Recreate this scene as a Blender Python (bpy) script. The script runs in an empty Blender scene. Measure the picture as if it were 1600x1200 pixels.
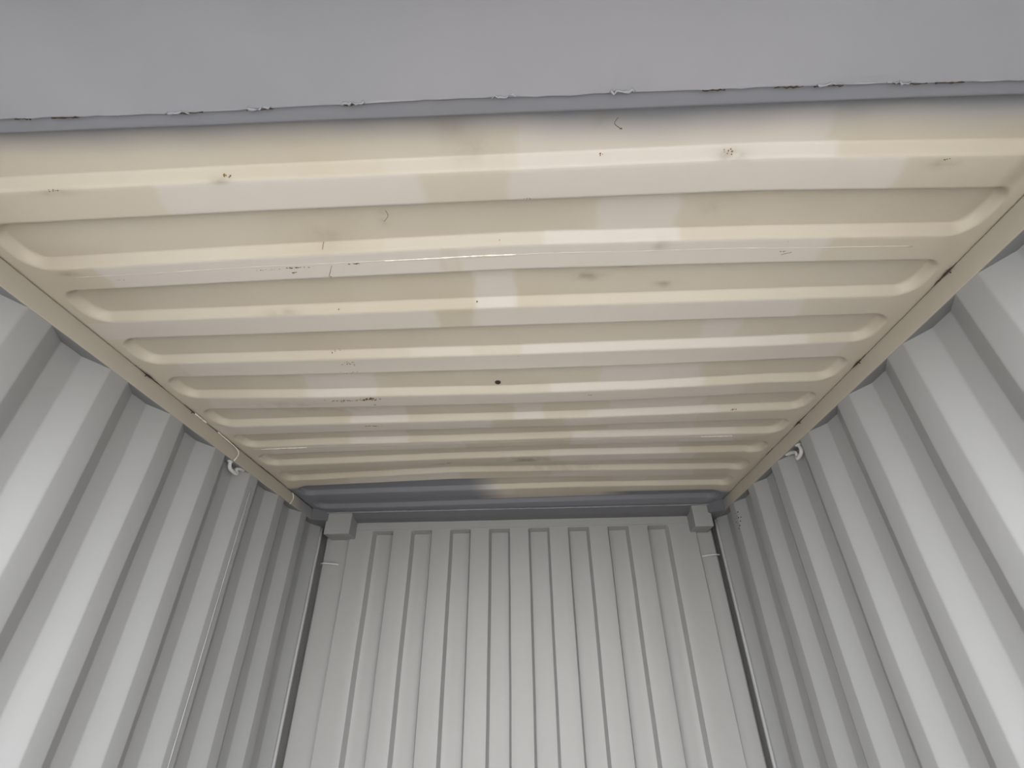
import bpy, bmesh, math, random
import numpy as np
from mathutils import Vector, Matrix, noise as mnoise

S = bpy.context.scene
C = S.collection
random.seed(7)
HZ = 2.39                                   # roof sheet level above the floor

# ------------------------------------------------------------------ camera
F_PX, CX, CY, CZ, YAW, PITCH, ROLL = 743.067, 0.08455, -0.25319, -0.88969 + HZ, -0.03547, 0.56936, -0.01126
cam_d = bpy.data.cameras.new('camera'); cam = bpy.data.objects.new('camera', cam_d); C.objects.link(cam)
cam_d.sensor_fit = 'HORIZONTAL'; cam_d.sensor_width = 36.0
cam_d.lens = 36.0 * F_PX / 1600.0
cam_d.clip_start = 0.01; cam_d.clip_end = 300
fwd = Vector((math.sin(YAW) * math.cos(PITCH), math.cos(YAW) * math.cos(PITCH), math.sin(PITCH)))
rgt0 = Vector((math.cos(YAW), -math.sin(YAW), 0)); up0 = rgt0.cross(fwd)
RGT = math.cos(ROLL) * rgt0 + math.sin(ROLL) * up0
UP = -math.sin(ROLL) * rgt0 + math.cos(ROLL) * up0
M3 = Matrix((RGT, UP, -fwd)).transposed()
cam.matrix_world = Matrix.Translation((CX, CY, CZ)) @ M3.to_4x4()
S.camera = cam

# ------------------------------------------------------------------ world, lights, exposure
w = bpy.data.worlds.new('overcast_sky'); S.world = w; w.use_nodes = True
nt = w.node_tree; bg = nt.nodes['Background']
tc = nt.nodes.new('ShaderNodeTexCoord'); sx = nt.nodes.new('ShaderNodeSeparateXYZ')
mr = nt.nodes.new('ShaderNodeMapRange'); mr.inputs[1].default_value = 0.0; mr.inputs[2].default_value = 1.0
mx = nt.nodes.new('ShaderNodeMix'); mx.data_type = 'RGBA'
mx.inputs[6].default_value = (0.98, 0.98, 0.98, 1); mx.inputs[7].default_value = (0.90, 0.95, 1.0, 1)
nt.links.new(tc.outputs['Generated'], sx.inputs[0]); nt.links.new(sx.outputs[2], mr.inputs[0])
nt.links.new(mr.outputs[0], mx.inputs[0]); nt.links.new(mx.outputs[2], bg.inputs[0])
bg.inputs[1].default_value = 1.0
SKY = bg
# the open doorway as a light portal: it guides the sky's own light and gives off none itself
pd = bpy.data.lights.new('doorway_portal', 'AREA'); pd.shape = 'RECTANGLE'; pd.size = 2.3; pd.size_y = 2.2
po = bpy.data.objects.new('doorway_portal', pd); C.objects.link(po)
po.location = (0, -0.12, 1.14); po.rotation_euler = (math.pi / 2, 0, 0)
pd.cycles.is_portal = True

vs = S.view_settings
vs.view_transform = 'Standard'; vs.look = 'None'; vs.gamma = 1.0; vs.use_curve_mapping = False
vs.exposure = 3.42
try:
    S.cycles.max_bounces = 14; S.cycles.diffuse_bounces = 10
except Exception:
    pass

# ------------------------------------------------------------------ helpers
def link(o, parent=None):
    C.objects.link(o)
    if parent is not None: o.parent = parent
    return o
def tag(o, label=None, cat=None, group=None, kind=None):
    if label: o['label'] = label
    if cat: o['category'] = cat
    if group: o['group'] = group
    if kind: o['kind'] = kind
    return o
def mesh_obj(name, verts, faces, mat, parent=None, smooth=False):
    me = bpy.data.meshes.new(name)
    me.from_pydata([tuple(v) for v in verts], [], [tuple(f) for f in faces])
    me.update()
    if smooth: me.polygons.foreach_set('use_smooth', [True] * len(me.polygons))
    if mat: me.materials.append(mat)
    return link(bpy.data.objects.new(name, me), parent)
def bm_obj(name, bm, mat, parent=None, smooth=False):
    bmesh.ops.recalc_face_normals(bm, faces=bm.faces)
    me = bpy.data.meshes.new(name); bm.to_mesh(me); bm.free()
    if smooth: me.polygons.foreach_set('use_smooth', [True] * len(me.polygons))
    if mat: me.materials.append(mat)
    return link(bpy.data.objects.new(name, me), parent)
def empty(name, loc=(0, 0, 0)):
    o = bpy.data.objects.new(name, None); o.location = loc; return link(o)
def box(bm, x0, x1, y0, y1, z0, z1, bev=0.0, seg=2):
    r = bmesh.ops.create_cube(bm, size=1.0)
    vs_ = r['verts']
    for v in vs_:
        v.co = Vector(((x0 + x1) / 2 + v.co.x * (x1 - x0), (y0 + y1) / 2 + v.co.y * (y1 - y0), (z0 + z1) / 2 + v.co.z * (z1 - z0)))
    if bev > 0:
        es = list({e for v in vs_ for e in v.link_edges})
        bmesh.ops.bevel(bm, geom=es, offset=bev, segments=seg, affect='EDGES', profile=0.5)
def tube(bm, pts, rads, sides=10, cap=True):
    pts = [Vector(p) for p in pts]; n = len(pts)
    rads = [float(q) for q in rads] if hasattr(rads, '__len__') else [float(rads)] * n
    ref = Vector((0.31, 0.2, 0.93)).normalized(); rings = []
    for i, p in enumerate(pts):
        t = (pts[min(i + 1, n - 1)] - pts[max(i - 1, 0)]).normalized()
        a = t.cross(ref)
        if a.length < 1e-3: a = t.cross(Vector((1, 0, 0)))
        a.normalize(); b = t.cross(a)
        rings.append([bm.verts.new(p + rads[i] * (math.cos(2 * math.pi * k / sides) * a + math.sin(2 * math.pi * k / sides) * b)) for k in range(sides)])
    for r0, r1 in zip(rings, rings[1:]):
        for k in range(sides):
            bm.faces.new((r0[k], r0[(k + 1) % sides], r1[(k + 1) % sides], r1[k]))
    if cap:
        bm.faces.new(rings[0][::-1]); bm.faces.new(rings[-1])
def spline(pts, n=8):
    P = [Vector(p) for p in pts]; out = []
    for i in range(len(P) - 1):
        p0, p1, p2, p3 = P[max(i - 1, 0)], P[i], P[i + 1], P[min(i + 2, len(P) - 1)]
        for k in range(n):
            t = k / n
            out.append(0.5 * ((2 * p1) + (p2 - p0) * t + (2 * p0 - 5 * p1 + 4 * p2 - p3) * t * t + (3 * p1 - p0 - 3 * p2 + p3) * t ** 3))
    out.append(P[-1]); return out
def sheet(name, prof, zs, mat, parent=None, wob=0.0015, seed=0.0, axis='z'):
    """bent plate: a (x, y) profile swept up through the heights zs, with the slight waves of pressed steel"""
    V = []; Fc = []; n = len(prof)
    for z in zs:
        for (x, y) in prof:
            a = mnoise.noise(Vector((x * 3 + seed, y * 6, z * 2.3))) * wob
            b = mnoise.noise(Vector((x * 3 - seed, y * 6 + 9, z * 2.9))) * wob * 1.6
            V.append((x + a, y + b, z))
    for j in range(len(zs) - 1):
        for i in range(n - 1):
            Fc.append((j * n + i, j * n + i + 1, (j + 1) * n + i + 1, (j + 1) * n + i))
    return mesh_obj(name, V, Fc, mat, parent, smooth=True)
def soften(poly, r=0.006, n=3):
    """round the bends of a folded profile"""
    out = [poly[0]]
    for i in range(1, len(poly) - 1):
        p = Vector(poly[i]); a = Vector(poly[i - 1]); b = Vector(poly[i + 1])
        da = (a - p); db = (b - p)
        ra = min(r, da.length * .45); rb = min(r, db.length * .45)
        q0 = p + da.normalized() * ra; q1 = p + db.normalized() * rb
        for k in range(n + 1):
            t = k / n
            q = q0 * (1 - t) ** 2 + p * 2 * t * (1 - t) + q1 * t * t
            out.append((q.x, q.y))
    out.append(poly[-1])
    # extra points along the flats so the waves read
    res = [out[0]]
    for a, b in zip(out, out[1:]):
        d = math.hypot(b[0] - a[0], b[1] - a[1]); m = max(1, int(d / 0.03))
        for k in range(1, m + 1): res.append((a[0] + (b[0] - a[0]) * k / m, a[1] + (b[1] - a[1]) * k / m))
    return res

# ------------------------------------------------------------------ materials
def nodes(name):
    m = bpy.data.materials.new(name); m.use_nodes = True
    t = m.node_tree; b = t.nodes['Principled BSDF']; return m, t, b
def mixc(t, fac, a, b):
    n = t.nodes.new('ShaderNodeMix'); n.data_type = 'RGBA'
    for s, v in ((0, fac), (6, a), (7, b)):
        if hasattr(v, 'is_linked'): t.links.new(v, n.inputs[s])
        else: n.inputs[s].default_value = (*v, 1) if hasattr(v, '__len__') else v
    return n.outputs[2]
def noise_fac(t, scale, lo, hi, detail=4, stretch=None):
    tc = t.nodes.new('ShaderNodeTexCoord'); src = tc.outputs['Object']
    if stretch:
        mp = t.nodes.new('ShaderNodeMapping'); mp.inputs['Scale'].default_value = stretch
        t.links.new(src, mp.inputs[0]); src = mp.outputs[0]
    n = t.nodes.new('ShaderNodeTexNoise'); n.inputs['Scale'].default_value = scale; n.inputs['Detail'].default_value = detail
    t.links.new(src, n.inputs['Vector'])
    r = t.nodes.new('ShaderNodeMapRange'); r.inputs[1].default_value = lo; r.inputs[2].default_value = hi; r.clamp = True
    t.links.new(n.outputs[0], r.inputs[0]); return r.outputs[0]
def attr(t, name):
    a = t.nodes.new('ShaderNodeAttribute'); a.attribute_name = name; return a.outputs['Fac']
def bump(t, b, scale, strength, dist=0.002, detail=3):
    f = noise_fac(t, scale, 0.2, 0.8, detail)
    n = t.nodes.new('ShaderNodeBump'); n.inputs['Strength'].default_value = strength; n.inputs['Distance'].default_value = dist
    t.links.new(f, n.inputs['Height']); t.links.new(n.outputs[0], b.inputs['Normal'])
def paint(name, col, col2, rough=0.5, sc=3.0, amt=0.5, bs=(14, 0.15)):
    m, t, b = nodes(name)
    f = noise_fac(t, sc, 0.4, 0.75)
    mul = t.nodes.new('ShaderNodeMath'); mul.operation = 'MULTIPLY'; mul.inputs[1].default_value = amt
    t.links.new(f, mul.inputs[0])
    t.links.new(mixc(t, mul.outputs[0], col, col2), b.inputs['Base Color'])
    b.inputs['Roughness'].default_value = rough; b.inputs['Specular IOR Level'].default_value = 0.35
    bump(t, b, bs[0], bs[1]); return m

CREAM = (0.432, 0.388, 0.322); LIGHT = (0.466, 0.426, 0.389); GREY = (0.15, 0.155, 0.176)
WALL = paint('white_grey_wall_paint', (0.290, 0.291, 0.292), (0.270, 0.270, 0.270), rough=0.45)
POST = paint('post_paint', (0.288, 0.285, 0.278), (0.265, 0.262, 0.254), rough=0.5)
HEAD = paint('header_grey_paint', (0.252, 0.247, 0.267), (0.212, 0.216, 0.236), rough=0.5, sc=2.0, amt=0.9)
GREYP = paint('grey_primer_paint', (0.138, 0.140, 0.150), (0.12, 0.122, 0.132), rough=0.5)
RING = paint('ring_paint', (0.50, 0.50, 0.49), (0.42, 0.40, 0.37), rough=0.45, sc=30)
CAULK = paint('caulk_paint', (0.68, 0.65, 0.58), (0.6, 0.55, 0.46), rough=0.6, sc=20)
SEAMP = paint('seam_paint', (0.50, 0.455, 0.41), (0.42, 0.37, 0.30), rough=0.5, sc=9)
RUST = paint('rust_brown', (0.12, 0.075, 0.03), (0.22, 0.15, 0.06), rough=0.9, sc=40, amt=1.0)
DARKRUST = paint('dark_rust', (0.035, 0.025, 0.015), (0.06, 0.04, 0.02), rough=0.9, sc=40)
PLY = paint('plywood_floor', (0.13, 0.095, 0.065), (0.095, 0.07, 0.05), rough=0.7, sc=4)
GROUND = paint('yard_concrete', (0.325, 0.315, 0.295), (0.28, 0.27, 0.25), rough=0.9, sc=1.0)
def roof_paint():
    m, t, b = nodes('aged_cream_roof_paint')
    c = mixc(t, noise_fac(t, 2.2, 0.42, 0.68), CREAM, (0.40, 0.352, 0.28))
    c = mixc(t, attr(t, 'touched_up'), c, LIGHT)
    c = mixc(t, attr(t, 'grey_overspray'), c, GREY)
    st = t.nodes.new('ShaderNodeMath'); st.operation = 'MULTIPLY'
    t.links.new(attr(t, 'stain'), st.inputs[0]); t.links.new(noise_fac(t, 28, 0.3, 0.62, 5, (1, 1, 1)), st.inputs[1])
    c = mixc(t, st.outputs[0], c, (0.17, 0.14, 0.10))
    t.links.new(c, b.inputs['Base Color'])
    b.inputs['Roughness'].default_value = 0.5; b.inputs['Specular IOR Level'].default_value = 0.35
    bump(t, b, 9, 0.18); return m
ROOF = roof_paint()
def rail_paint():
    m, t, b = nodes('cream_rail_paint')
    c = mixc(t, noise_fac(t, 3.0, 0.4, 0.7), (0.40, 0.362, 0.302), (0.37, 0.334, 0.277))
    c = mixc(t, attr(t, 'grey_overspray'), c, (0.25, 0.25, 0.252))
    c = mixc(t, attr(t, 'underside_grey_shade'), c, (0.165, 0.165, 0.17))  # grey underside, its colour darkened to carry the shade under the rail
    t.links.new(c, b.inputs['Base Color']); b.inputs['Roughness'].default_value = 0.5
    b.inputs['Specular IOR Level'].default_value = 0.35; bump(t, b, 12, 0.15); return m
RAILP = rail_paint()

# ------------------------------------------------------------------ measured layout
Y0, PR = 0.32991, 0.209                      # roof rib far foot and pitch
WY, WP = 0.6775, 0.278                       # side wall crest end and pitch
XW = 1.17; DW = 0.036                        # inner wall face, corrugation depth
HR = 0.0645                                  # top rail depth
YF = 2.605                                   # end wall crest plane
FX, FP = -0.86238, 0.2345                    # end wall recess start and pitch
Y_IN = -0.10                                 # doorway

# ------------------------------------------------------------------ outside ground and floor
g = mesh_obj('ground', [(-40, -60, -0.16), (40, -60, -0.16), (40, 30, -0.16), (-40, 30, -0.16)], [(0, 1, 2, 3)], GROUND)
tag(g, 'pale concrete yard outside the open container doors', 'ground', kind='structure')
fl = empty('floor'); tag(fl, 'brown plywood floor of the container below the frame', 'floor', kind='structure')
for k in range(4):
    bm = bmesh.new(); x0 = -1.16 + k * 0.58
    box(bm, x0 + 0.002, x0 + 0.578, Y_IN, 2.60, -0.028, 0.0, 0.001, 1)
    bm_obj('floor_panel', bm, PLY, fl)

# ------------------------------------------------------------------ roof
RES = {0: [(-1.011, .0025), (-.46, .0079), (.069, .0047), (.582, .0058), (1.081, -.0209)],
       1: [(-1.057, -.0057), (-.564, .0086), (.061, .0187), (.666, .0074), (1.117, -.0086)],
       2: [(-1.136, .003), (-.671, .0035), (.052, .0057), (.753, .0009), (1.097, -.0015)],
       3: [(-1.111, .0031), (-.778, .0001), (.042, -.0047), (.839, -.002), (1.069, .0033)],
       4: [(-1.072, -.001), (-.659, -.0129), (.033, -.0209), (.487, -.0182), (.926, -.005)],
       5: [(-1.075, -.0088), (-.738, -.0079), (.275, -.0116), (1.008, -.0016)],
       6: [(-1.066, .0001), (-.809, .0049), (-.256, .0038), (.288, .0057), (1.063, .0033)],
       7: [(-1.041, .0047), (-.284, .0162), (.301, .019), (1.106, .0152)],
       8: [(-1.027, .0127), (-.309, .035), (.314, .0284), (1.091, .0177)],
       9: [(-1.0, .009), (-.695, .0119), (.33, .0186), (1.134, .0126)],
       10: [(-1.0, 0), (-.76, -.0002), (.346, .0117), (1.112, .0157)]}
RIB_D = 0.024
def roof_z(X, Y):
    """height of the roof sheet's underside: flats at HZ, recessed ribs above, and the sheet's own dents"""
    X = np.asarray(X, float); Y = np.asarray(Y, float)
    z = np.zeros(np.broadcast(X, Y).shape)
    k = np.clip(np.round((Y - (Y0 - 0.066)) / PR), 0, 10)
    first = np.where(k == 0, 0.0085 + 0.004 * np.clip(X, -1, 1), 0.0)     # the first rib is narrower
    yc = Y0 - 0.0665 + PR * k + first
    hx, hy, rc = np.where(k == 0, 1.3, 1.140), 0.0665 - first, 0.055
    qx = np.abs(X) - (hx - rc); qy = np.abs(Y - yc) - (hy - rc)
    sd = np.sqrt(np.maximum(qx, 0) ** 2 + np.maximum(qy, 0) ** 2) + np.minimum(np.maximum(qx, qy), 0) - rc
    def ss(v): return v * v * (3 - 2 * v)
    near = np.clip((yc - Y) / 0.05 + 0.3, 0, 1)                 # the slope on the doorway side is the steeper one
    t = np.clip(-sd / (0.0185 - 0.006 * near), 0, 1)
    z = RIB_D * (0.75 * t + 0.25 * ss(t))
    # dents
    tab = np.zeros(z.shape); Yb = np.broadcast_to(Y, z.shape); Xb = np.broadcast_to(X, z.shape)
    rows = np.stack([np.interp(Xb, [q[0] for q in RES[i]], [q[1] for q in RES[i]]) for i in range(11)])
    f = np.clip((Yb - Y0) / PR, 0, 9.999); i0 = f.astype(int); fr = ss(f - i0)
    a = np.take_along_axis(rows, i0[None], 0)[0]; b = np.take_along_axis(rows, (i0 + 1)[None], 0)[0]
    tab = a * (1 - fr) + b * fr
    edge = np.clip((1.165 - np.abs(Xb)) / 0.10, 0, 1) * np.clip((2.475 - Yb) / 0.06, 0, 1) * np.clip((Yb - 0.20) / 0.1, 0, 1)
    return HZ + z + tab * ss(edge)
def uv_dir(px, py):
    return fwd + ((px - 800) / F_PX) * RGT + ((600 - py) / F_PX) * UP
def on_z(px, py, z):
    d = uv_dir(px, py); t = (z - CZ) / d.z
    return Vector((CX, CY, CZ)) + t * d
def on_x(px, py, x):
    d = uv_dir(px, py); t = (x - CX) / d.x
    return Vector((CX, CY, CZ)) + t * d
# patches of fresher paint: (band, row, from, to) read along each band as sideways positions
def row_px(y):                               # picture height of a band's middle, to place its patch ends on the roof
    d = None
    return y
def band_y(b, k):
    return Y0 + PR * k + {'R': -0.066, 'S': -0.011, 'F': 0.036}[b]
def px_at(px, Y, z):                         # sideways position on the line Y, z that the eye finds at column px
    lo, hi = -3.0, 3.0
    for _ in range(40):
        m = (lo + hi) / 2
        v = Vector((m, Y, z)) - Vector((CX, CY, CZ))
        if 800 + F_PX * v.dot(RGT) / v.dot(fwd) < px: lo = m
        else: hi = m
    return (lo + hi) / 2
PATCH = [('R', 0, 808, 1304, .8), ('S', 0, 805, 1310, .9), ('S', 0, 600, 805, .35), ('F', 0, 250, 659, 1), ('F', 0, 794, 1403, .9),
         ('R', 1, 934, 1061, .9), ('S', 1, 850, 1063, 1), ('S', 1, 600, 850, .3), ('F', 1, 165, 690, .95), ('F', 1, 690, 715, .6), ('F', 1, 715, 1287, .9),
         ('R', 2, 741, 805, .95), ('S', 2, 743, 808, 1), ('F', 2, 150, 684, .85), ('F', 2, 740, 1252, .9),
         ('R', 3, 1097, 1155, .9), ('S', 3, 815, 1262, .9), ('S', 3, 640, 740, .5), ('F', 3, 288, 1315, .75),
         ('R', 4, 478, 588, .9), ('R', 4, 938, 1094, .95), ('S', 4, 480, 590, .7), ('S', 4, 860, 1100, .9), ('F', 4, 330, 1160, .7),
         ('R', 5, 545, 634, .9), ('R', 5, 803, 848, .9), ('R', 5, 952, 1100, .9), ('S', 5, 548, 638, .8), ('S', 5, 803, 850, .8), ('S', 5, 920, 1120, .8),
         ('F', 5, 290, 768, .8), ('F', 5, 882, 1088, .8), ('R', 6, 545, 635, .8), ('R', 6, 950, 1086, .8), ('S', 6, 546, 638, .8), ('S', 6, 895, 1150, .7),
         ('F', 6, 425, 727, .7), ('F', 6, 892, 1147, .9), ('R', 7, 935, 1063, .8), ('S', 7, 860, 1063, .7), ('F', 7, 860, 1085, .8),
         ('F', 8, 545, 719, .8), ('F', 8, 862, 1085, .7), ('R', 9, 958, 1012, .7), ('S', 9, 752, 780, .9), ('F', 9, 755, 803, .7)]
def hsh(X): return np.array([mnoise.noise(Vector((float(x) * 5, 3.1, 0.7))) for x in X])
def roof_panel(y0, y1, parent):
    ys = []
    for k in range(-1, 12):                  # fine rows on the slopes, coarser on the flats
        f = Y0 + PR * k
        ys += list(np.linspace(f - 0.1345, f - 0.102, 12)) + list(np.linspace(f - 0.096, f - 0.027, 7)) + list(np.linspace(f - 0.0215, f + 0.002, 9)) + list(np.linspace(f + 0.010, f + 0.070, 8))
    ys = np.array(sorted({round(y, 5) for y in ys if y0 < y < y1} | {y0, y1}))
    xe = np.concatenate([np.linspace(1.0, 1.16, 33), np.linspace(1.172, 1.2, 3)])
    xs = np.concatenate([-xe[::-1], np.linspace(-0.993, 0.993, 240), xe])
    XX, YY = np.meshgrid(xs, ys); ZZ = roof_z(XX, YY)
    nx, ny = len(xs), len(ys)
    V = np.stack([XX, YY, ZZ], -1).reshape(-1, 3)
    idx = np.arange(nx * ny).reshape(ny, nx)
    Fq = np.stack([idx[:-1, :-1], idx[1:, :-1], idx[1:, 1:], idx[:-1, 1:]], -1).reshape(-1, 4)   # faces look down
    me = bpy.data.meshes.new('roof_panel')
    me.vertices.add(len(V)); me.vertices.foreach_set('co', V.ravel())
    me.loops.add(Fq.size); me.loops.foreach_set('vertex_index', Fq.ravel())
    me.polygons.add(len(Fq)); me.polygons.foreach_set('loop_start', np.arange(0, Fq.size, 4)); me.polygons.foreach_set('loop_total', np.full(len(Fq), 4))
    me.polygons.foreach_set('use_smooth', np.ones(len(Fq), bool))
    me.update(); me.validate()
    # touched-up paint
    k = np.floor((YY - (Y0 - 0.133)) / PR).astype(int); rel = YY - (Y0 + PR * k)
    T = np.zeros(XX.shape)
    for b, kk, a, c, amt in PATCH:
        Y = band_y(b, kk); z = HZ + (RIB_D if b == 'R' else 0.01 if b == 'S' else 0.0)
        xa, xb = px_at(a, Y, z), px_at(c, Y, z)
        lo, hi = {'R': (-0.1335, -0.024), 'S': (-0.024, 0.001), 'F': (0.001, 0.0757)}[b]
        wob_ = 0.004 * np.sin(YY * 70 + kk)
        m = (k == kk) & (rel >= lo) & (rel < hi)
        s = np.clip((XX - xa + wob_) / 0.012 + .5, 0, 1) * np.clip((xb - XX + wob_) / 0.012 + .5, 0, 1)
        T = np.where(m, np.maximum(T, s * amt), T)
    # grey overspray by the header, and over the far left ribs
    ph = np.array([mnoise.noise(Vector((float(x) * 3.1, 0.3, 1.7))) for x in xs])[None, :]
    ph2 = np.array([mnoise.noise(Vector((float(x) * 9, 4.3, 1.1))) for x in xs])[None, :]
    G = np.clip((0.283 + 0.014 * XX + 0.010 * ph + 0.005 * ph2 - YY + 0.012) / 0.068, 0, 1) ** 1.3 * 0.95
    yl = Y0 + PR * 9 - 0.137
    lim = np.where(YY < Y0 + PR * 9 + 0.02, -0.06, np.where(YY < Y0 + PR * 10 - 0.024, -0.04, 9))
    G2 = np.clip((YY - yl) / 0.02, 0, 1) * np.clip((lim - XX + 0.05 * ph) / 0.16, 0, 1) * 0.97
    G3 = np.clip((XX - 0.44 - 0.08 * ph) / 0.22, 0, 1) * np.clip((YY - (Y0 + PR * 10 - 0.150)) / 0.03, 0, 1) * 0.95
    G = np.maximum(np.maximum(G, G2), G3)
    # stains: (px, py, half size across, along)
    St = np.zeros(XX.shape)
    for px, py, sx_, sy_, am in [(920, 441, .035, .012, .6), (1041, 451, .028, .010, .65), (978, 424, .02, .008, .8), (345, 283, .02, .006, .6), (80, 298, .05, .005, .6),
                             (1145, 244, .025, .008, .7), (115, 422, .03, .008, .5), (820, 721, .10, .03, .9), (1470, 245, .03, .01, .5), (740, 240, .05, .03, .25),
                             (700, 190, .03, .05, .3), (945, 192, .03, .02, .35), (970, 772, .05, .02, .8), (520, 640, .2, .03, .3), (505, 380, .04, .03, .25), (598, 352, .012, .02, .4), (1030, 385, .02, .015, .35), (1115, 335, .02, .02, .3), (440, 489, .05, .008, .4), (690, 729, .03, .01, .7), (880, 740, .2, .03, .3), (450, 625, .15, .02, .3)]:
        q = on_z(px, py, HZ + 0.01)
        St = np.maximum(St, am * np.exp(-(((XX - q.x) / sx_) ** 2 + ((YY - q.y) / sy_) ** 2)))
    for n, A in (('touched_up', T), ('grey_overspray', G), ('stain', St)):
        at = me.attributes.new(n, 'FLOAT', 'POINT'); at.data.foreach_set('value', A.ravel().astype(np.float32))
    me.materials.append(ROOF)
    return link(bpy.data.objects.new('roof_panel', me), parent)
ceil = empty('ceiling', (0, 0, 0)); tag(ceil, 'corrugated steel roof in aged cream paint with pale touched-up patches', 'ceiling', kind='structure')
SEAM1, SEAM2 = Y0 + PR * 1 + 0.029, Y0 + PR * 6 + 0.020
for a, b in ((0.155, SEAM1), (SEAM1, SEAM2), (SEAM2, 2.482)):
    roof_panel(a, b, ceil)
def bead(name, pts, r, mat, parent, jit=0.3, sides=6):
    bm = bmesh.new(); rr = [r * (1 + jit * random.uniform(-1, 1)) for _ in pts]
    tube(bm, pts, rr, sides); return bm_obj(name, bm, mat, parent, smooth=True)
def roof_line(y, x0, x1, n, dz, jy=0.002):
    xs = np.linspace(x0, x1, n); ya = np.array([y + jy * mnoise.noise(Vector((x * 7, y, 0))) for x in xs])
    z = roof_z(xs, ya); return [(x, yy, zz + dz) for x, yy, zz in zip(xs, ya, z)]
bead('weld_seam', roof_line(SEAM1, -1.05, 1.02, 120, 0.0004), 0.0011, SEAMP, ceil, 0.5)
bead('weld_seam', roof_line(SEAM1, -0.26, 0.07, 50, -0.0002), 0.0019, CAULK, ceil, 0.5)
bead('weld_seam', roof_line(SEAM2, -1.12, 1.10, 120, 0.0004), 0.0010, SEAMP, ceil, 0.5)
for a, b in ((-1.08, -0.88), (0.82, 0.95)):
    bead('weld_seam', roof_line(SEAM2, a, b, 24, 0.0), 0.0020, CAULK, ceil, 0.5)
# rust flecks on the sheet: thin flakes lying just under it
def flakes(name, spots, mat):
    V = []; Fc = []
    for px, py, sx_, sy_, n, r in spots:
        q = on_z(px, py, HZ)
        for _ in range(n):
            x, y = q.x + random.gauss(0, sx_), q.y + random.gauss(0, sy_)
            rr = r * random.uniform(0.4, 0.95); b0 = len(V); m = 6
            for k in range(m):
                a = 2 * math.pi * k / m; e = rr * random.uniform(0.6, 1.2)
                X, Y = x + 1.5 * e * math.cos(a), y + e * math.sin(a)
                V.append((X, Y, float(roof_z(np.array([X]), np.array([Y]))[0]) - 0.0006))
            Fc.append(tuple(range(b0, b0 + m))[::-1])
    o = mesh_obj(name, V, Fc, mat, ceil); o['kind'] = 'stuff'; return o
flakes('rust_flecks', [(465, 422, .018, .0012, 16, .0025), (415, 425, .03, .001, 10, .0014), (459, 429, .002, .001, 2, .003), (516, 436, .001, .001, 2, .003), (553, 417, .006, .001, 7, .0026),
                       (545, 566, .02, .006, 16, .0024), (540, 580, .02, .008, 8, .002), (579, 585, .002, .001, 1, .003), (525, 556, .01, .003, 6, .002), (780, 388, .002, .001, 1, .002),
                       (540, 621, .05, .003, 34, .003), (578, 618, .016, .004, 34, .0042), (588, 627, .004, .003, 4, .003), (560, 637, .03, .004, 12, .003), (570, 663, .03, .002, 16, .003),
                       (527, 489, .001, .001, 1, .003), (745, 480, .001, .001, 1, .003), (973, 213, .001, .001, 2, .0025), (941, 252, .004, .001, 3, .0018), (921, 610, .004, .001, 4, .003),
                       (1145, 641, .008, .001, 4, .003), (492, 332, .006, .0008, 5, .0016), (822, 314, .005, .001, 4, .0018), (1225, 395, .004, .001, 3, .002), (810, 554, .001, .001, 1, .002), (190, 437, .006, .001, 4, .0018),
                       (180, 454, .02, .0015, 8, .002), (1472, 243, .004, .002, 4, .002), (1142, 244, .01, .002, 7, .0018), (348, 282, .006, .0015, 7, .002), (80, 299, .008, .0015, 7, .002), (700, 729, .01, .003, 5, .004)], RUST)
# fine scratches
bm = bmesh.new()
for pl in ([(517, 420), (515, 428), (513, 436)], [(969, 195), (963, 205), (972, 213)], [(599, 344), (603, 353), (597, 362)], [(501, 393), (501, 399)], [(114, 416), (118, 421)], [(1221, 400), (1238, 396)], [(1232, 380), (1238, 373)]):
    pts = []
    for px, py in pl:
        q = on_z(px, py, HZ); pts.append((q.x, q.y, float(roof_z(np.array([q.x]), np.array([q.y]))[0])))
    tube(bm, spline(pts, 4), 0.0006, 5)
o = bm_obj('scratches', bm, RUST, ceil); o['kind'] = 'stuff'
# the dark plugged hole in the fifth rib
q = on_z(778, 590, HZ + RIB_D); hz = float(roof_z(np.array([q.x]), np.array([q.y]))[0])
bm = bmesh.new(); bmesh.ops.create_cone(bm, cap_ends=True, segments=20, radius1=0.009, radius2=0.011, depth=0.004)
for v in bm.verts: v.co += Vector((q.x, q.y, hz - 0.001))
bm_obj('plugged_hole', bm, DARKRUST, ceil, smooth=False)

# ------------------------------------------------------------------ header plate by the doors
hd = empty('trim_1', (0, 0.0, HZ)); tag(hd, 'flat grey header plate over the doorway nearest the camera', 'header', kind='structure')
bm = bmesh.new(); n = 240; PT = 0.006
HQ = [on_z(px, py, HZ - PT) for px, py in ((0, 185), (270, 176), (400, 169), (552, 161), (640, 156), (770, 150.5), (800, 150), (880, 149), (960, 143), (1080, 140), (1200, 135), (1385, 129), (1600, 124))]
HEX = [q.x for q in HQ]; HEY = [q.y for q in HQ]
edge = []
for i in range(n + 1):
    x = -1.2 + 2.4 * i / n
    y = float(np.interp(x, HEX, HEY)) + 0.0007 * mnoise.noise(Vector((x * 16, 2, 0)))
    edge.append((x, y))
lowr = [bm.verts.new((x, y, -PT + 0.0015 * mnoise.noise(Vector((x * 5, 1, 1))))) for x, y in edge]
lowi = [bm.verts.new((x, y - 0.012, -PT)) for x, y in edge]
back = [bm.verts.new((x, -0.12, -PT)) for x, y in edge]
topr = [bm.verts.new((x, y, 0.0015)) for x, y in edge]
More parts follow.
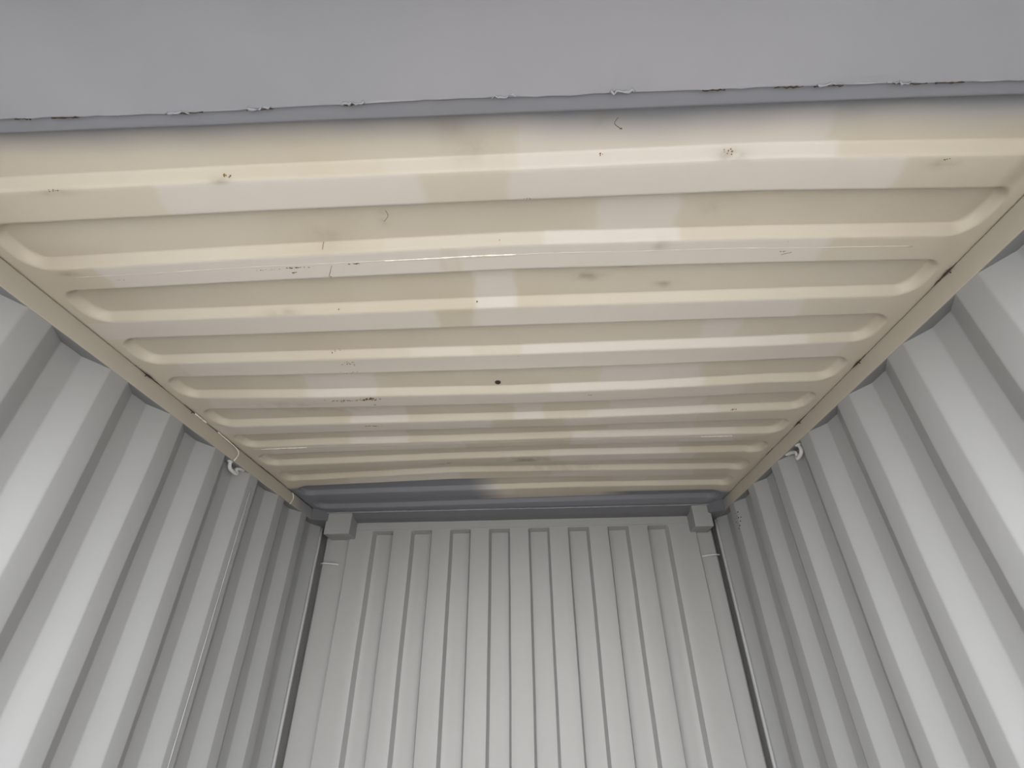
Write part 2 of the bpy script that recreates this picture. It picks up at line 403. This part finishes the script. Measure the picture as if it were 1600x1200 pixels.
for i in range(n):
    bm.faces.new((lowr[i], lowr[i + 1], topr[i + 1], topr[i])); bm.faces.new((lowi[i], lowi[i + 1], lowr[i + 1], lowr[i])); bm.faces.new((back[i], back[i + 1], lowi[i + 1], lowi[i]))
bm_obj('header_plate', bm, HEAD, hd)
bead('weld_bead', [(x, y + 0.001, -PT + 0.002) for x, y in edge[::2]], 0.0018, HEAD, hd, 0.5)
for px in (405, 552, 790, 972, 1280, 1385, 275):             # ragged lumps and splits along the weld
    qx = on_z(px, 160, HZ).x; i = min(range(n + 1), key=lambda j: abs(edge[j][0] - qx)); x, y = edge[i]
    pts = [(x + 0.03 * (t - .5) * 1.4, y + 0.003 * random.uniform(-1, 1), -PT - 0.001 + 0.002 * random.uniform(-1, 1)) for t in np.linspace(0, 1, 9)]
    bead('weld_lump', pts, 0.0020, HEAD, hd, 0.8)
for px, ln in ((20, .03), (90, .05), (285, .07), (405, .05), (555, .04), (1110, .04), (1215, .05), (1282, .05), (1395, .06), (1460, .05)):   # open cracks beside the weld
    qx = on_z(px, 160, HZ).x; i = min(range(n + 1), key=lambda j: abs(edge[j][0] - qx)); x, y = edge[i]
    pts = [(x + ln * (t - .5), float(np.interp(x + ln * (t - .5), [q[0] for q in edge], [q[1] for q in edge])) + 0.0025 + 0.001 * random.uniform(-1, 1), -PT - 0.0003) for t in np.linspace(0, 1, 10)]
    bm = bmesh.new(); tube(bm, pts, [0.0003 + 0.0013 * random.random() for _ in pts], 5); bm_obj('weld_crack', bm, DARKRUST, hd)
bm = bmesh.new(); box(bm, -1.2, 1.2, -0.20, -0.10, -0.14, 0.06, 0.006)
bm_obj('header_beam', bm, HEAD, hd)

# ------------------------------------------------------------------ side rails
def rail(side, name, label):
    e = empty(name, (0, 0, HZ)); tag(e, label, 'roof rail', kind='structure')
    prof = soften([(side * 1.235, -0.003), (side * XW, -0.003), (side * XW, -HR), (side * 1.235, -HR), (side * 1.235, -0.003)], 0.004, 3)
    ys = list(np.arange(-0.1, 2.57, 0.05)) + [2.62, 2.70]
    V = []; Fc = []; m = len(prof)
    for y in ys:
        for (x, z) in prof:
            V.append((x + 0.0012 * mnoise.noise(Vector((side, y * 3, z * 5))), y, z + 0.0012 * mnoise.noise(Vector((side * 4, y * 4, 2)))))
    for j in range(len(ys) - 1):
        for i in range(m - 1): Fc.append((j * m + i, j * m + i + 1, (j + 1) * m + i + 1, (j + 1) * m + i))
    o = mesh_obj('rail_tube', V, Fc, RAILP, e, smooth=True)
    bmx = bmesh.new(); bmx.from_mesh(o.data); bmesh.ops.recalc_face_normals(bmx, faces=bmx.faces); bmx.to_mesh(o.data); bmx.free()
    at = o.data.attributes.new('grey_overspray', 'FLOAT', 'POINT')
    lim = 2.17 if side < 0 else 2.28
    at.data.foreach_set('value', [min(1, max(0, (v[1] - lim + .03) / .12)) for v in V])
    at2 = o.data.attributes.new('underside_grey_shade', 'FLOAT', 'POINT')  # bottom face mask: grey paint with shade painted in
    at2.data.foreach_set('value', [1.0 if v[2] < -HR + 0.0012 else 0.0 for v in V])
    # ragged rust line and flaked caulk where the roof sheet sits on the rail
    spans = [(0.95, 1.10), (1.2, 1.32), (1.36, 1.62), (1.62, 2.05), (2.1, 2.45)] if side < 0 else [(0.63, 0.72), (1.02, 1.10), (1.42, 1.52), (1.72, 1.80)]
    bm = bmesh.new()
    for a, b in spans:
        ys_ = np.linspace(a, b, 14); mid = (a + b) / 2
        tube(bm, [(side * (XW - 0.0015), y, -0.0035 + 0.001 * random.uniform(-1, 1)) for y in ys_], [0.0018 * (0.2 + random.random() * 1.0) * (1 - 0.7 * abs(y - mid) / (b - a) * 2) for y in ys_], 5)
    bm_obj('rust_line', bm, DARKRUST, e)
    return e
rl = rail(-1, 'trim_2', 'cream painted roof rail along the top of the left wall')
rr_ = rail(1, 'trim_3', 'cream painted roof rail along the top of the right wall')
# caulk hanging over the left rail by the lashing ring, and the rail's vertical welds
bead('caulk_string', spline([(-XW + 0.004, 1.42, -0.006), (-XW + 0.004, 1.50, -0.008), (-XW + 0.005, 1.565, -0.012), (-XW + 0.004, 1.59, -0.028), (-XW + 0.003, 1.577, -0.062)], 6), 0.0022, CAULK, rl, 0.2)
bead('rail_weld', spline([(-XW, 2.13, -0.006), (-XW + 0.001, 2.15, -0.03), (-XW, 2.13, -0.066)], 5), 0.0028, CAULK, rl, 0.2)
bead('caulk_string', spline([(-XW + 0.003, 1.255, -0.004), (-XW + 0.004, 1.30, -0.006), (-XW + 0.003, 1.34, -0.005)], 5), 0.003, CAULK, rl, 0.4)
def splinter(side, y, parent):
    bm = bmesh.new(); s = side
    tube(bm, [(s * (XW - 0.004), y - 0.012, -0.006), (s * (XW - 0.004), y + 0.012, -0.006), (s * (XW - 0.002), y + 0.035, -0.004)], [0.0010, 0.0024, 0.0006], 5)
    tube(bm, [(s * (XW - 0.012), y - 0.002, -0.007), (s * XW, y + 0.002, -0.012)], [0.0006, 0.0014], 5)
    bm_obj('split_weld', bm, DARKRUST, parent)
for y in (0.655, 1.055, 1.47): splinter(1, y, rr_)
for y in (1.0, 1.25): splinter(-1, y, rl)

# ------------------------------------------------------------------ side walls
def side_prof(side):
    P = []
    for i in range(-3, 7):
        f = WY + WP * i
        P += [(XW, f - 0.0705), (XW, f), (XW + DW, f + 0.068), (XW + DW, f + 0.1385)]
    P = [p for p in P]
    P.append((XW, WY + WP * 6 + 0.207)); P.append((XW, 2.566))
    P += [(XW + 0.004, 2.574), (XW + 0.034, 2.577), (XW + 0.066, 2.577)]
    P = [p for p in P if p[1] > Y_IN]
    return [(side * x, y) for x, y in P]
def wall(side, name, label):
    e = empty(name, (0, 0, 0)); tag(e, label, 'wall', kind='structure')
    P = side_prof(side); zs = list(np.linspace(0.0, HZ - HR + 0.0015, 44))
    cuts = [-1, WY + 0.045, WY + WP * 4 - 0.030, 9]                # three welded plates
    rest = soften(P, 0.0045, 3)
    for a, b in zip(cuts, cuts[1:]):
        seg = [p for p in rest if a <= p[1] <= b]
        nxt = [p for p in rest if p[1] > b]
        if nxt: seg = seg + [nxt[0]]
        o = sheet('wall_panel', seg, zs, WALL, e, 0.0026, seed=side * 3.0)
        if side > 0: o.data.flip_normals()
    for c in cuts[1:3]:                       # flat weld lines down the slopes
        pr = min(rest, key=lambda p: abs(p[1] - c))
        if side < 0 and c > 1: bead('weld_line', [(pr[0] * 0.9985, pr[1] + 0.0015 * mnoise.noise(Vector((z * 3, 1, 1))), z) for z in np.linspace(0.05, HZ - 0.12, 60)], 0.0022, WALL, e, 0.25)
    bm = bmesh.new()                          # folded end bar beside the corner post
    tube(bm, [(side * (XW - 0.003), 2.569 + 0.002 * mnoise.noise(Vector((z * 2, side, 0))), z) for z in np.linspace(0, HZ - HR - 0.004, 40)], 0.009, 8)
    bm_obj('end_flange', bm, WALL, e, smooth=True)
    return e
wl_ = wall(-1, 'wall_left', 'left corrugated steel wall painted pale grey')
wr_ = wall(1, 'wall_right', 'right corrugated steel wall painted pale grey')

# ------------------------------------------------------------------ end wall
ew = empty('wall_front', (0, YF, 0)); tag(ew, 'far end wall of pressed steel with eight tall recessed strips', 'wall', kind='structure')
D = 0.050; SL = 0.011; OW = 0.124
ZT = HZ - 0.0835                              # top of the recesses
def end_panel():
    zs_low = list(np.linspace(0.12, ZT - SL, 40))
    P = [(-1.004, 0)]
    for i in range(8):
        a = FX - 0.004 + FP * i
        P += [(a, 0), (a + SL, D), (a + OW - SL, D), (a + OW, 0)]
    P.append((1.052, 0))
    R = soften(P, 0.004, 2)
    V = []; Fc = []; n = len(R); rows = zs_low + [ZT - 0.004, ZT, HZ - 0.03]
    for j, z in enumerate(rows):
        flat = z > ZT - SL + 1e-6
        for (x, d) in R:
            a = 0.0022 * mnoise.noise(Vector((x * 4, 0.5, z * 2))); b = 0.002 * mnoise.noise(Vector((x * 5, 3.5, z * 2.6)))
            dd = 0.0 if z >= ZT - 1e-6 else d * (0.25 if flat else 1.0)
            V.append((x + b, dd + a, z))
    for j in range(len(rows) - 1):
        for i in range(n - 1): Fc.append((j * n + i, j * n + i + 1, (j + 1) * n + i + 1, (j + 1) * n + i))
    return mesh_obj('ribbed_panel', V, Fc, POST, ew, smooth=False)
ep = end_panel()
m_ = ep.modifiers.new('edge_split', 'EDGE_SPLIT'); m_.split_angle = math.radians(25)
ep.data.polygons.foreach_set('use_smooth', [True] * len(ep.data.polygons))
bm = bmesh.new(); box(bm, -0.985, 1.035, -0.0035, 0.004, ZT + 0.006, HZ - 0.026, 0.0015, 1)
bm_obj('head_strip', bm, POST, ew)
bm = bmesh.new(); box(bm, -1.2, 1.25, -0.01, 0.06, 0.0, 0.12, 0.004, 2); bm_obj('bottom_rail', bm, POST, ew)
for side, xi, xo in ((-1, -1.000, -1.142), (1, 1.050, 1.148)):
    P = soften([(xi, -0.004), (xi + side * 0.002, 0.016), (xo, 0.016), (xo + side * 0.018, 0.045), (xo + side * 0.024, 0.13), (side * 1.236, 0.13), (side * 1.236, -0.03)], 0.006, 3)
    o = sheet('corner_post', P, list(np.linspace(0.0, HZ + 0.01, 30)), POST, ew, 0.0012, seed=side * 8)
    if side > 0: o.data.flip_normals()
    o['label'] = 'left corner post' if side < 0 else 'right corner post'
# top rail over the end wall
fr = empty('trim_4', (0, YF, HZ)); tag(fr, 'dark grey top rail above the far end wall', 'roof rail', kind='structure')
P = soften([(-0.14, 0.05), (-0.135, 0.012), (-0.125, -0.003), (-0.118, -0.006), (-0.06, -0.026), (-0.004, -0.034), (0.03, -0.034)], 0.006, 3)
xs = np.linspace(-1.228, 1.228, 80); V = []; Fc = []; n = len(P)
for x in xs:
    for (y, z) in P: V.append((x, y + 0.002 * mnoise.noise(Vector((x * 3, y, 0))), z + 0.0018 * mnoise.noise(Vector((x * 4, 7, 0)))))
for j in range(len(xs) - 1):
    for i in range(n - 1): Fc.append((j * n + i, j * n + i + 1, (j + 1) * n + i + 1, (j + 1) * n + i))
mesh_obj('rail_plate', V, Fc, GREYP, fr, smooth=True)
bead('lip_bead', [(x, -0.126 + 0.002 * mnoise.noise(Vector((x * 4, 3, 0))), -0.005 + 0.0015 * mnoise.noise(Vector((x * 6, 5, 0)))) for x in np.linspace(-1.165, 1.165, 110)], 0.0035, HEAD, fr, 0.25)

for side in (-1, 1):                          # gusset plates where the side rails meet it
    bm = bmesh.new(); a = [(side * 1.168, 2.40), (side * 1.102, 2.492), (side * 1.102, 2.60), (side * 1.168, 2.60)]
    lo = [bm.verts.new((x, y - YF, -0.066 if i in (0, 3) else -0.050)) for i, (x, y) in enumerate(a)]; hi = [bm.verts.new((x, y - YF, 0.004)) for x, y in a]
    bm.faces.new(lo); bm.faces.new(hi)
    for i in range(4): bm.faces.new((lo[i], lo[(i + 1) % 4], hi[(i + 1) % 4], hi[i]))
    xa, xb = sorted((side * 1.095, side * 1.237))
    box(bm, xa, xb, 2.50 - YF, 2.75 - YF, -0.052, 0.03)
    bm_obj('gusset', bm, GREYP, fr)

# ------------------------------------------------------------------ corner castings and bars on the posts
def casting(side, x0, x1, label):
    bm = bmesh.new(); xa, xb = sorted((x0, x1))
    box(bm, xa, xb, 2.487, 2.745, HZ - 0.128, HZ - 0.004, 0.005, 2)
    bm2 = bm_obj('corner_casting', bm, POST)
    return tag(bm2, label, 'corner fitting')
casting(-1, -1.117, -0.967, 'pale steel corner fitting block at the top left of the far wall')
casting(1, 1.018, 1.122, 'pale steel corner fitting block at the top right of the far wall')
def lash_bar(side, x0, x1, za, zb, label):
    bm = bmesh.new()
    tube(bm, spline([(x0, YF + 0.012, za), (x0 * .75 + x1 * .25, YF + 0.001, za * .8 + zb * .2), (x0 * .3 + x1 * .7, YF + 0.001, za * .3 + zb * .7), (x1, YF + 0.012, zb)], 6), 0.0045, 8)
    return tag(bm_obj('lashing_bar', bm, RING), label, 'lashing bar')
lash_bar(-1, -1.150, -1.045, HZ - .2615, HZ - .2695, 'short thin lashing bar welded across the left corner post')
lash_bar(1, 1.160, 1.062, HZ - .255, HZ - .2625, 'short thin lashing bar welded across the right corner post')

# ------------------------------------------------------------------ lashing rings hung under the rails
def ring(side, name, label, ya, yb, low, m1, m2):
    e = empty(name, (side * 1.185, (ya + yb) / 2, HZ - HR)); tag(e, label, 'lashing ring')
    base = Vector(e.location); zt = -0.060
    X = side * 1.185
    pts = [Vector((X, ya, HZ - HR + 0.004)), Vector(m1), Vector(low), Vector(m2), Vector((X - side * 0.004, yb, HZ - HR + 0.003))]
    bm = bmesh.new(); tube(bm, [p - base for p in spline(pts, 10)], 0.0075, 12)
    bm_obj('ring', bm, RING, e, smooth=True)
    for y in (ya, yb):
        bm = bmesh.new(); bmesh.ops.create_icosphere(bm, subdivisions=2, radius=0.011)
        for v in bm.verts: v.co = Vector((v.co.x * 1.1, v.co.y * 1.5, v.co.z * 0.6)) + Vector((X, y, HZ - HR)) - base
        bm_obj('weld', bm, RING, e, smooth=True)
    return e
def P_on(px, py, x): return on_x(px, py, x)
ring(-1, 'lashing_ring', 'small bent steel lashing ring under the left roof rail', 1.578, 1.672,
     P_on(369.5, 740.5, -1.181), P_on(359.5, 732, -1.181), P_on(369, 733, -1.186))
ring(1, 'lashing_ring', 'small bent steel lashing ring under the right roof rail', 1.560, 1.652,
     P_on(1246.5, 716, 1.181), P_on(1252.5, 705, 1.181), P_on(1243.5, 707, 1.188))

# rust pinholes high on the far end of the right wall
from mathutils.bvhtree import BVHTree
V = []; Fc = []
for o in wr_.children:
    if not o.name.startswith('wall_panel'): continue
    me = o.data; bvh = BVHTree.FromPolygons([v.co for v in me.vertices], [p.vertices[:] for p in me.polygons])
    for px, py in ((1150, 802), (1152, 806), (1149, 811), (1154, 809), (1157, 814), (1153, 800), (1156, 821), (1151, 816), (1158, 808), (1155, 826)):
        d = uv_dir(px, py).normalized(); h, nrm, ix, dist = bvh.ray_cast(Vector((CX, CY, CZ)), d)
        if h is None: continue
        if nrm.dot(d) > 0: nrm = -nrm
        t1 = nrm.cross(Vector((0, 0, 1))).normalized(); t2 = nrm.cross(t1); r = random.uniform(0.0025, 0.0045); b0 = len(V)
        for k in range(6):
            a = k * math.pi / 3; V.append(h + nrm * 0.0008 + r * random.uniform(.7, 1.2) * (math.cos(a) * t1 + math.sin(a) * t2))
        Fc.append(tuple(range(b0, b0 + 6)))
o = mesh_obj('rust_pinholes', V, Fc, DARKRUST, wr_); o['kind'] = 'stuff'
